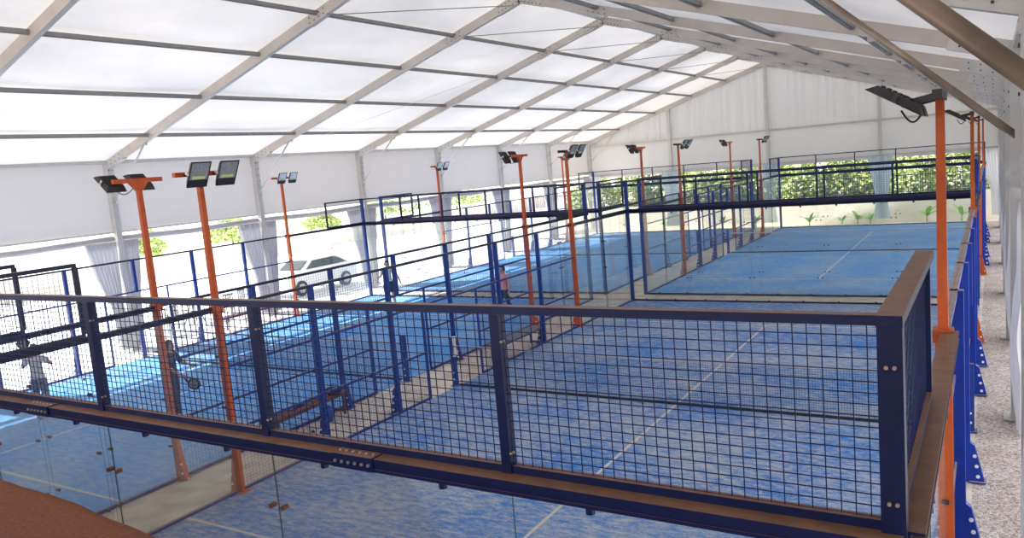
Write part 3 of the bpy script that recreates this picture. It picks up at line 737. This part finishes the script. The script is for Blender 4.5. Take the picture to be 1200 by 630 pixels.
for i, (x, y, rx, rz) in enumerate([(-36, 33.5, 1.7, 1.0), (-36, 27.0, 1.2, .9), (-36, 42.4, 1.6, .8), (-38, 52.5, 3.4, 1.2), (-38, 64, 3.0, 1.0)]):
    bush(x, y, -.03, rx, rz, 'green bush beyond the yard wall on the left, %s' % ['seen between the two near poles', 'nearest, by the first column', 'above the white car', 'broad, by the middle left pole', 'farthest and hazy'][i], n=1400, leaf=.17, lift=.7, group='bushes beyond the yard wall')
def banana(x, y, h, label, n=7, seed=1):
    rnd = random.Random(seed); t = empty('banana_plant', (x, y, -.44), label, 'plant', 'young plants along the garden wall')
    m = MB(); m.tube([(0, 0, -.05), (0, 0, h*.35)], [.045, .03], 7); m.build('stem', 'leaf_banana', t)
    for k in range(n):
        a = k*2.4+rnd.uniform(-.3, .3); ln = h*rnd.uniform(.65, 1.0); el = rnd.uniform(.5, 1.25)
        pts = []; L_ = 8
        for j in range(L_+1):
            u = j/L_; r = ln*u*math.cos(el)*(1+.3*u); z = h*.3+ln*(u*math.sin(el)-.55*u*u*(1.3-el*.6)); pts.append(V((r*math.cos(a), r*math.sin(a), z)))
        m = MB(); sd = V((-math.sin(a), math.cos(a), 0)); vs_ = []
        for j, p in enumerate(pts):
            u = j/L_; w = .11*h*math.sin(math.pi*min(1, u*.9+.08))**.8; vs_ += [p-sd*w+V((0, 0, -.02)), p, p+sd*w+V((0, 0, -.02))]
        fs_ = []
        for j in range(L_): q = 3*j; fs_ += [(q, q+1, q+4, q+3), (q+1, q+2, q+5, q+4)]
        m._add(vs_, fs_); m.build('leaf', 'leaf_banana', t)
for i, (x, h) in enumerate([(.6, .95), (2.4, .8), (3.3, 1.05), (3.95, .85), (6.9, 1.3), (8.6, 1.1), (-2.6, 1.1), (-4.8, 1.0)]):
    banana(x, 46.2+.3*(i % 2), h, 'young leafy green plant by the cream wall, %s' % ['broad leaved, beside the glass corner', 'low, second along the court end', 'upright, left of the shade tinted curtain', 'small, right beside the shade tinted curtain', 'palm like, right of the shade tinted curtain', 'slim, near the right edge', 'seen between the courts', 'beyond the far left court'][i], seed=i)

# yard: low pale wall, car, sign, seats
o = MB().box((-33, -10, -.1), (-32.7, 75, 1.2)).build('yard_wall', 'plaster'); tag(o, 'pale low wall across the sunlit yard beyond the left tent wall', 'wall')
def car(x, y, label):
    t = empty('car', (x, y, 0), label, 'car')
    prof = [(-2.1, .35), (-2.15, .75), (-1.95, .98), (-1.15, 1.05), (-.55, 1.45), (.95, 1.48), (1.75, 1.05), (2.1, .95), (2.15, .40)]
    vs_ = []; 
    for sx_ in (-.82, .82):
        for (py, pz) in prof: vs_.append((sx_*(.86 if pz > 1.2 else 1), py, pz))
    n_ = len(prof); fs_ = [tuple(range(n_)), tuple(range(2*n_-1, n_-1, -1))]
    for k in range(n_): fs_.append((k, n_+k, n_+(k+1) % n_, (k+1) % n_))
    m = MB(); m._add(vs_, fs_); m.build('body', 'car_white', t)
    m = MB()
    for sx_ in (-1, 1):
        m._add([(sx_*.815, -1.0, 1.07), (sx_*.815, 1.55, 1.07), (sx_*.72, .92, 1.42), (sx_*.72, -.5, 1.40)], [(0, 1, 2, 3)])
    m._add([(-.66, -1.17, 1.07), (.66, -1.17, 1.07), (.6, -.6, 1.42), (-.6, -.6, 1.42)], [(0, 1, 2, 3)])
    m.build('window', 'car_dark', t)
    for yy in (-1.35, 1.35):
        for sx_ in (-1, 1):
            m = MB(); m.tube([(sx_*.66, yy, .33), (sx_*.86, yy, .33)], .33, 20); w = m.build('wheel', 'black', t)
            m = MB(); m.tube([(sx_*.85, yy, .33), (sx_*.875, yy, .33)], .20, 14)
            for k in range(5): a = k*1.257; m.bar((sx_*.88, yy, .33), (sx_*.88, yy+.19*math.cos(a), .33+.19*math.sin(a)), .02, .05)
            m.build('hubcap', 'bolt', w)
car(-15.75, 21.1, 'white car parked in the glare outside the left tent wall')
t = empty('sign_board', (-17.0, 19.6, 0), 'small plain blue sign board in the yard beside the white car', 'sign')
MB().tube([(0, 0, 0), (0, 0, 2.6)], .03, 8).build('pole', 'alu', t); MB().box((-.02, -.35, 2.6), (.02, .35, 3.1)).build('panel', 'sign_blue', t)

def bench(name, x, y, ln, w, h, legm, topm, label, slats, rz=0):
    t = empty(name, (x, y, 0), label, 'bench', rz=rz)
    if slats:
        for k in range(4):
            xx = -w/2+w*(k+.5)/4; m = MB(); m.box((xx-w/10, -ln/2, h-.02), (xx+w/10, ln/2, h)); m.build('seat_slat', topm, t)
    else: MB().box((-w/2, -ln/2, h-.035), (w/2, ln/2, h)).build('seat', topm, t)
    m = MB()
    for sx_ in (-1, 1): m.bar((sx_*(w/2-.02), -ln/2, h-.045), (sx_*(w/2-.02), ln/2, h-.045), .035, .045)
    for sy in (-1, 1): m.bar((-w/2, sy*(ln/2-.03), h-.045), (w/2, sy*(ln/2-.03), h-.045), .035, .045)
    m.build('seat_frame', legm, t)
    for sy in (-1, 1):
        for sx_ in (-1, 1): MB().bar((sx_*(w/2-.03), sy*(ln/2-.15), h-.04), (sx_*(w/2-.03), sy*(ln/2-.15), 0), .04, .04).build('leg', legm, t)
        MB().bar((-w/2+.03, sy*(ln/2-.15), .06), (w/2-.03, sy*(ln/2-.15), .06), .03, .03).build('crossbar', legm, t)
bench('bench', -1.28, 6.75, 2.1, .36, .46, 'rust', 'rust', 'rusty brown slatted bench in the gangway between near courts', True, rz=math.radians(3))
bench('bench', -.24, 13.0, 2.2, .38, .45, 'black_metal', 'grey_seat', 'dark grey flat bench with black legs beside the near net', False)
bench('bench', -12.2, 14.6, 2.4, .35, .45, 'rust', 'rust', 'brown slatted bench at the foot of the left tent wall', True)
# things on and below the rusty bench
def racket(x, y, z, label, rot, name='padel_racket'):
    t = empty(name, (x, y, z), label, 'racket'); t.rotation_euler = rot
    m = MB(); n_ = 24; ring = []
    for k in range(n_):
        a = 2*math.pi*k/n_; ring.append((.125*math.cos(a), .32+.135*math.sin(a)))
    vs_ = [(a, b, -.016) for a, b in ring]+[(a, b, .016) for a, b in ring]; fs_ = [tuple(range(n_))[::-1], tuple(range(n_, 2*n_))]
    for k in range(n_): fs_.append((k, (k+1) % n_, n_+(k+1) % n_, n_+k))
    m._add(vs_, fs_); m.bar((.06, .20, 0), (.018, .09, 0), .03, .02); m.bar((-.06, .20, 0), (-.018, .09, 0), .03, .02); m.build('head', 'black', t)
    m = MB(); m.tube([(0, -.03, 0), (0, .11, 0)], .016, 8); m.build('handle', 'grey_seat', t)
    m = MB()
    for i in range(-2, 3):
        for j in range(-2, 3):
            if i*i+j*j < 7:
                for s_ in (-.0175, .0165): m.tube([(i*.034, .32+j*.034, s_), (i*.034, .32+j*.034, s_+.001)], .008, 8)
    m.build('hole', 'bolt_white', t)
    return t
racket(-1.28, 6.35, .478, 'black padel racket lying on the near end of the rusty bench', (0, 0, .4))
t = empty('sports_bag', (-1.22, 7.45, .46), 'black sports bag lying at the far end of the rusty bench', 'bag', rz=.3)
m = MB(); m.tube([(-.15, 0, .075), (-.12, 0, .078), (0, 0, .08), (.12, 0, .078), (.15, 0, .075)], [.05, .075, .08, .075, .05], 12); m.build('body', 'black_cloth', t, smooth=True)
m = MB(); m.tube([(-.08, .02, .14), (-.05, .02, .21), (.05, .02, .21), (.08, .02, .14)], .008, 6); m.build('handle', 'black', t)
t = empty('water_bottle', (-1.3, 6.95, .46), 'small clear bottle with dark cap standing on the rusty bench', 'bottle')
MB().tube([(0, 0, 0), (0, 0, .14), (0, 0, .17)], [.032, .032, .014], 10).build('body', 'lamp_glass', t, smooth=True); MB().tube([(0, 0, .17), (0, 0, .2)], .015, 8).build('cap', 'black', t)
t = empty('backpack', (-1.2, 7.2, 0), 'blue backpack on the floor under the rusty bench', 'bag')
m = MB(); m.tube([(0, 0, 0), (0, 0, .06), (0, 0, .2), (0, 0, .28), (0, 0, .31)], [.10, .125, .12, .09, .04], 10); m.build('body', 'bag_blue', t, smooth=True)
m = MB(); m.sphere((.1, -.02, .11), (.045, .07, .07), 8); m.build('pocket', 'bag_blue', t, smooth=True)
for k, (x, y, r) in enumerate(((-.95, 6.25, .5), (-.86, 6.45, .8))):
    t = empty('shoe', (x, y, 0), 'black shoe on the concrete beside the rusty bench, %s one' % ['nearer', 'farther'][k], 'shoe', 'pair of black shoes', rz=r)
    m = MB(); m.tube([(0, -.12, .03), (0, -.09, .045), (0, 0, .04), (0, .09, .03), (0, .13, .02)], [.02, .04, .04, .038, .018], 10); m.build('upper', 'black', t, smooth=True)
    MB().box((-.035, -.12, 0), (.035, .12, .015)).build('sole', 'grey_seat', t)
m = MB(); vs_ = []; fs_ = []
for j in range(9):
    for i in range(7):
        u = i/6-.5; z = 1.10-j*.055 if j > 1 else 1.10; vs_.append((.06+.018*math.sin(i*1.7+j*.3)+(.0 if j > 1 else -.05*(1-j)), u*(.13+.01*j), z))
for j in range(8):
    for i in range(6): a = j*7+i; fs_.append((a, a+1, a+8, a+7))
m._add(vs_, fs_); o = m.build('towel', 'towel', loc=(AX0-.06, 10, 0), smooth=True); tag(o, 'pale crumpled towel hung over the net post of the near right court', 'towel')
for k, (x, y) in enumerate(((-10.6, 7.7), (-10.3, 8.2))):
    o = MB().sphere((0, 0, .04), .034, 10).build('ball', 'black', smooth=True, loc=(x, y, 0)); tag(o, 'small dark ball on the sunlit edge of the near left court, %s one' % ['nearer', 'farther'][k], 'ball', 'padel balls')
# white plastic chairs by the left wall
def chair(x, y, rz, label):
    t = empty('plastic_chair', (x, y, 0), label, 'chair', 'chairs outside the left wall', rz=rz)
    MB().box((-.22, -.22, .42), (.22, .22, .45)).build('seat', 'grey_seat', t)
    m = MB()
    for k in range(5): m.box((-.2+k*.09, .2, .5), (-.16+k*.09, .225, .86))
    m.box((-.22, .195, .84), (.22, .23, .9)); m.build('backrest', 'grey_seat', t)
    for a in (-.2, .2):
        for b in (-.2, .2): MB().bar((a, b, .42), (a*1.1, b*1.1, 0), .03, .03).build('leg', 'grey_seat', t)
        MB().bar((a*1.1, .2, .65), (a*1.1, -.18, .65), .04, .025).build('armrest', 'grey_seat', t)
for k, (x, y, r) in enumerate(((-13.9, 12.4, 1.2), (-14.2, 13.3, 2.0), (-14.0, 15.4, 1.5), (-14.4, 16.4, 1.8))):
    chair(x, y, r, 'grey slatted garden chair outside the left wall, %s' % ['nearest of the row', 'second of the row', 'third of the row', 'last of the row'][k])
t = empty('garden_table', (-14.9, 14.4, 0), 'grey round table among the garden chairs outside', 'table')
MB().tube([(0, 0, .70), (0, 0, .73)], .45, 24).build('table_top', 'grey_seat', t)
for k in range(4): a = k*math.pi/2+.78; MB().bar((.1*math.cos(a), .1*math.sin(a), .7), (.35*math.cos(a), .35*math.sin(a), 0), .04, .04).build('leg', 'grey_seat', t)

# ------------------------------------------------------------------ people
def skin_mesh(verts, radii, edges, root=0):
    me = bpy.data.meshes.new('tmp'); me.from_pydata(verts, edges, []); o = bpy.data.objects.new('tmp', me); COL.objects.link(o)
    md = o.modifiers.new('s', 'SKIN'); md.use_smooth_shade = True
    for i, sv in enumerate(me.skin_vertices[0].data): sv.radius = radii[i] if isinstance(radii[i], tuple) else (radii[i], radii[i]); sv.use_root = (i == root)
    sb = o.modifiers.new('u', 'SUBSURF'); sb.levels = 2; sb.render_levels = 2
    bpy.context.view_layer.update()
    dg = bpy.context.evaluated_depsgraph_get(); r = bpy.data.meshes.new_from_object(o.evaluated_get(dg))
    bpy.data.objects.remove(o); return r
def person(x, y, face_dir, J, label, shirt, pants, skin, shorts=False, hair_long=False, h=1.72, sleeve=.55):
    """J: joint positions in a body frame (x right, y forward, z up)"""
    t = empty('person', (x, y, 0), label, 'person'); t.rotation_euler.z = face_dir-math.pi/2
    k = h/1.75
    D = dict(pel=(0, 0, .98), waist=(0, .0, 1.10), chest=(0, .01, 1.30), neck=(0, -.01, 1.47), head0=(0, .0, 1.56),
             shL=(-.17, 0, 1.42), shR=(.17, 0, 1.42), hipL=(-.09, 0, .93), hipR=(.09, 0, .93),
             elL=(-.25, -.02, 1.13), elR=(.25, -.02, 1.13), wrL=(-.27, .06, .88), wrR=(.27, .06, .88),
             knL=(-.11, .03, .50), knR=(.11, .03, .50), anL=(-.13, 0, .09), anR=(.13, 0, .09))
    D.update(J); D = {a: V(b)*k for a, b in D.items()}
    vs_, rs_, es_ = [], [], []; ids = {}
    def add(n, r, p=None, par=None):
        ids[n] = len(vs_); vs_.append(D[n] if p is None else p); rs_.append(r)
        if par: es_.append((ids[par], ids[n]))
    add('pel', (.135, .10)); add('waist', (.12, .085), par='pel'); add('chest', (.15, .10), par='waist'); add('ub', (.11, .08), D['chest'].lerp(D['neck'], .55), 'chest'); add('neck', .055, par='ub'); add('head0', .052, par='neck')
    for s_ in 'LR':
        add('sh'+s_, .062, par='ub'); add('um'+s_, .052, D['sh'+s_].lerp(D['el'+s_], .5), 'sh'+s_); add('el'+s_, .041, par='um'+s_); add('fm'+s_, .038, D['el'+s_].lerp(D['wr'+s_], .35), 'el'+s_); add('wr'+s_, .026, par='fm'+s_)
        hd = (D['wr'+s_]-D['el'+s_]).normalized(); add('pm'+s_, (.038, .024), D['wr'+s_]+hd*.06, 'wr'+s_)
        add('hip'+s_, .092, par='pel'); add('th'+s_, .082, D['hip'+s_].lerp(D['kn'+s_], .45), 'hip'+s_); add('kn'+s_, .056, par='th'+s_); add('cf'+s_, .058, D['kn'+s_].lerp(D['an'+s_], .3)+V((0, -.015, 0)), 'kn'+s_); add('an'+s_, .037, par='cf'+s_)
        add('ft'+s_, (.042, .03), D['an'+s_]+V((0, .08, -.045)), 'an'+s_); add('to'+s_, (.042, .022), D['an'+s_]+V((0, .17, -.06)), 'ft'+s_)
    rs_ = [tuple(q*k for q in r) if isinstance(r, tuple) else r*k for r in rs_]
    parts = [skin_mesh(vs_, rs_, es_)]
    # head, nose, ears, fingers, joined into one surface
    hc = D['head0']+V((0, .015, .07))*k
    m = MB(); m.sphere(hc, (.076*k, .095*k, .115*k), 20); m.sphere(hc+V((0, .02, -.06))*k, (.055*k, .072*k, .06*k), 14)
    m.tube([hc+V((0, .088, .012))*k, hc+V((0, .108, -.022))*k], [.010, .016], 8)
    for s_ in (-1, 1): m.sphere(hc+V((s_*.078, -.005, -.005))*k, (.012, .02, .032), 8)
    for s_ in 'LR':
        hd = (D['wr'+s_]-D['el'+s_]).normalized(); sd = hd.cross(V((1, 0, 0))).normalized(); up = hd.cross(sd).normalized()
        base = D['wr'+s_]+hd*.085
        for q, ln in ((-.027, .065), (-.009, .078), (.009, .074), (.027, .058)):
            a = base+sd*q; b = a+hd*ln*.55; c = b+(hd+up*(.5 if s_ == 'L' else -.5)).normalized()*ln*.5
            m.tube([a-hd*.02, b, c], [.0095, .009, .008], 6)
        a = D['wr'+s_]+hd*.04+sd*.03; m.tube([a, a+(hd*.7+sd*.7)*.04, a+(hd*.9+sd*.5)*.07], [.012, .011, .009], 6)
    parts.append(m.mesh('tmp', skin))
    bm = bmesh.new()
    for p in parts: bm.from_mesh(p)
    me = bpy.data.meshes.new('tmp'); bm.to_mesh(me); bm.free(); o = bpy.data.objects.new('tmp', me); COL.objects.link(o)
    r = o.modifiers.new('r', 'REMESH'); r.mode = 'VOXEL'; r.voxel_size = .0095; r.use_smooth_shade = True
    sm = o.modifiers.new('s', 'SMOOTH'); sm.iterations = 2; sm.factor = .5
    bpy.context.view_layer.update()
    body = bpy.data.meshes.new_from_object(o.evaluated_get(bpy.context.evaluated_depsgraph_get())); bpy.data.objects.remove(o)
    body.materials.clear(); body.materials.append(MATS[skin]); body.name = 'body'
    for p in body.polygons: p.use_smooth = True; p.material_index = 0
    link('body', body, t)
    # clothing: an outer shell over the parts of the body it covers
    segs = [('t', 'pel', 'waist'), ('t', 'waist', 'chest'), ('t', 'chest', 'ub'), ('n', 'neck', 'head0')]
    P = {n: vs_[i] for n, i in ids.items()}
    for s_ in 'LR': segs += [('t', 'ub', 'sh'+s_), ('a', 'sh'+s_, 'el'+s_), ('f', 'el'+s_, 'wr'+s_), ('h', 'wr'+s_, 'pm'+s_), ('p', 'pel', 'hip'+s_), ('l', 'hip'+s_, 'kn'+s_), ('c', 'kn'+s_, 'an'+s_), ('s', 'an'+s_, 'ft'+s_), ('s', 'ft'+s_, 'to'+s_)]
    def where(c):
        best = None
        for kd, a, b in segs:
            A, B = P[a], P[b]; d = B-A; u = max(0, min(1, (c-A).dot(d)/d.length_squared)); q = (A+d*u-c).length
            if best is None or q < best[0]: best = (q, kd, u)
        return best[1], best[2]
    hem = P['pel'].z-.02
    def shell(name, mat, test, off):
        b = bmesh.new(); b.from_mesh(body); b.normal_update()
        kill = [f for f in b.faces if not test(f.calc_center_median())]
        bmesh.ops.delete(b, geom=kill, context='FACES')
        for v in b.verts: v.co += v.normal*(off+.006*noise.noise(v.co*11))
        me_ = bpy.data.meshes.new(name); b.to_mesh(me_); b.free(); me_.materials.clear(); me_.materials.append(MATS[mat])
        link(name, me_, t)
    wc = {}
    def W(c):
        key = (round(c.x, 4), round(c.y, 4), round(c.z, 4))
        if key not in wc: wc[key] = where(c)
        return wc[key]
    shell('shirt', shirt, lambda c: (W(c)[0] == 't' and c.z > hem and c.z < P['neck'].z+.0) or (W(c)[0] == 'p' and c.z > hem) or (W(c)[0] == 'a' and W(c)[1] < sleeve), .016)
    lim = .95 if not shorts else 1.0
    shell('shorts' if shorts else 'trousers', pants, lambda c: (W(c)[0] in 'tp' and c.z < hem+.03) or (W(c)[0] == 'l' and (not shorts or W(c)[1] < .75)) or (W(c)[0] == 'c' and not shorts and W(c)[1] < .93), .012 if not shorts else .02)
    shell('shoe', 'shoe', lambda c: W(c)[0] == 's' or (W(c)[0] == 'c' and W(c)[1] > .93), .008)
    shell('hair', 'hair', lambda c: (c-hc).length < .16*k and c.z > hc.z-.045*k and (c.y < hc.y+.03*k or c.z > hc.z+.062*k) and abs(c.z-hc.z) < .2, .012)
    m = MB()
    for s_ in (-1, 1): m.sphere(hc+V((s_*.03, .088, .012))*k, (.012, .006, .007), 8)
    m.build('eye', 'black', t)
    m = MB(); m.tube([hc+V((-.022, .089, -.052))*k, hc+V((0, .096, -.054))*k, hc+V((.022, .089, -.052))*k], .005, 6); m.build('mouth', 'rust', t)
    return t, D
aR = math.atan2(.51, .86)      # towards picture right
person(-7.95, 5.25, aR+math.pi/2, dict(elL=(-.34, .04, 1.20), wrL=(-.36, .14, 1.36), elR=(.34, .02, 1.28), wrR=(.20, .25, 1.22), anL=(-.12, -.02, .09), anR=(.16, .06, .09)),
       'person in pale shirt and blue jeans with a racket raised at the far left', 'grey_cloth', 'jeans', 'skin')
racket(-8.27, 5.20, 1.40, 'dark padel racket raised by the person at the far left', (1.35, 0, .9))
person(-4.60, 6.25, aR, dict(elR=(.22, .05, 1.18), wrR=(.20, .28, 1.02), elL=(-.2, .14, 1.2), wrL=(-.12, .36, 1.16), knR=(.11, .08, .5), anR=(.13, .1, .09), anL=(-.12, -.1, .09), knL=(-.1, -.01, .5)),
       'person in black clothes beside the orange poles, racket held low', 'black_cloth', 'black_cloth', 'skin', sleeve=1.0)
racket(-4.28, 6.24, 1.0, 'round dark padel racket held low by the person in black', (1.5, 2.35, .55))
person(-8.4, 17.75, aR-math.pi/2, dict(elL=(-.34, -.02, 1.18), wrL=(-.44, .04, .95), elR=(.24, .06, 1.2), wrR=(.26, .26, 1.2), anL=(-.20, 0, .09), anR=(.10, .04, .09), knL=(-.14, .03, .5)),
       'person in pale mint shirt and dark shorts on the near left court', 'mint_cloth', 'navy_cloth', 'skin_pale', shorts=True, h=1.74)
person(-2.95, 16.85, aR+math.pi*1.2, dict(elL=(-.22, -.06, 1.16), wrL=(-.24, -.02, .92), elR=(.2, .10, 1.18), wrR=(.08, .26, 1.32), anL=(-.2, -.16, .09), knL=(-.14, -.04, .5), anR=(.17, .16, .09), knR=(.13, .12, .5)),
       'person in pink shirt and navy trousers standing by the gangway', 'pink', 'navy_cloth', 'skin_pale', h=1.66)

# ------------------------------------------------------------------ light, sky, camera
w = bpy.data.worlds.new('World'); S.world = w; w.use_nodes = True; nt = w.node_tree; nt.nodes.clear()
out = nt.nodes.new('ShaderNodeOutputWorld'); bg = nt.nodes.new('ShaderNodeBackground')
tc = nt.nodes.new('ShaderNodeTexCoord'); sp = nt.nodes.new('ShaderNodeSeparateXYZ'); nt.links.new(tc.outputs['Generated'], sp.inputs[0])
cr = ramp(nt, sp.outputs['Z'], [(0, (1, .985, .96)), (.25, (.97, .97, 1)), (1, (.86, .91, 1))])
nt.links.new(cr.outputs[0], bg.inputs[0]); bg.inputs[1].default_value = 1.6; nt.links.new(bg.outputs[0], out.inputs[0])
sd = bpy.data.lights.new('sun', 'SUN'); sd.energy = 11; sd.angle = math.radians(1.0); sd.color = (1, .965, .92)
so = bpy.data.objects.new('sun', sd); COL.objects.link(so)
dirv = V((-.80, -.20, .60)).normalized(); so.rotation_euler = dirv.to_track_quat('Z', 'Y').to_euler(); so.location = (-30, 0, 40)

cd = bpy.data.cameras.new('camera'); cam = bpy.data.objects.new('camera', cd); COL.objects.link(cam)
cam.location = (10.098, -3.626, 4.68); cam.rotation_mode = 'XYZ'; cam.rotation_euler = (1.441, .085, .544)
cd.sensor_fit = 'HORIZONTAL'; cd.sensor_width = 36; cd.lens = 921.052/1200*36; cd.clip_start = .05; cd.clip_end = 400
S.camera = cam
S.view_settings.view_transform = 'Standard'; S.view_settings.look = 'None'; S.view_settings.exposure = .3; S.view_settings.gamma = 1
c = S.cycles
c.max_bounces = 8; c.diffuse_bounces = 4; c.glossy_bounces = 3; c.transmission_bounces = 6; c.transparent_max_bounces = 40
c.use_denoising = True; c.caustics_reflective = False; c.caustics_refractive = False; c.sample_clamp_indirect = 6
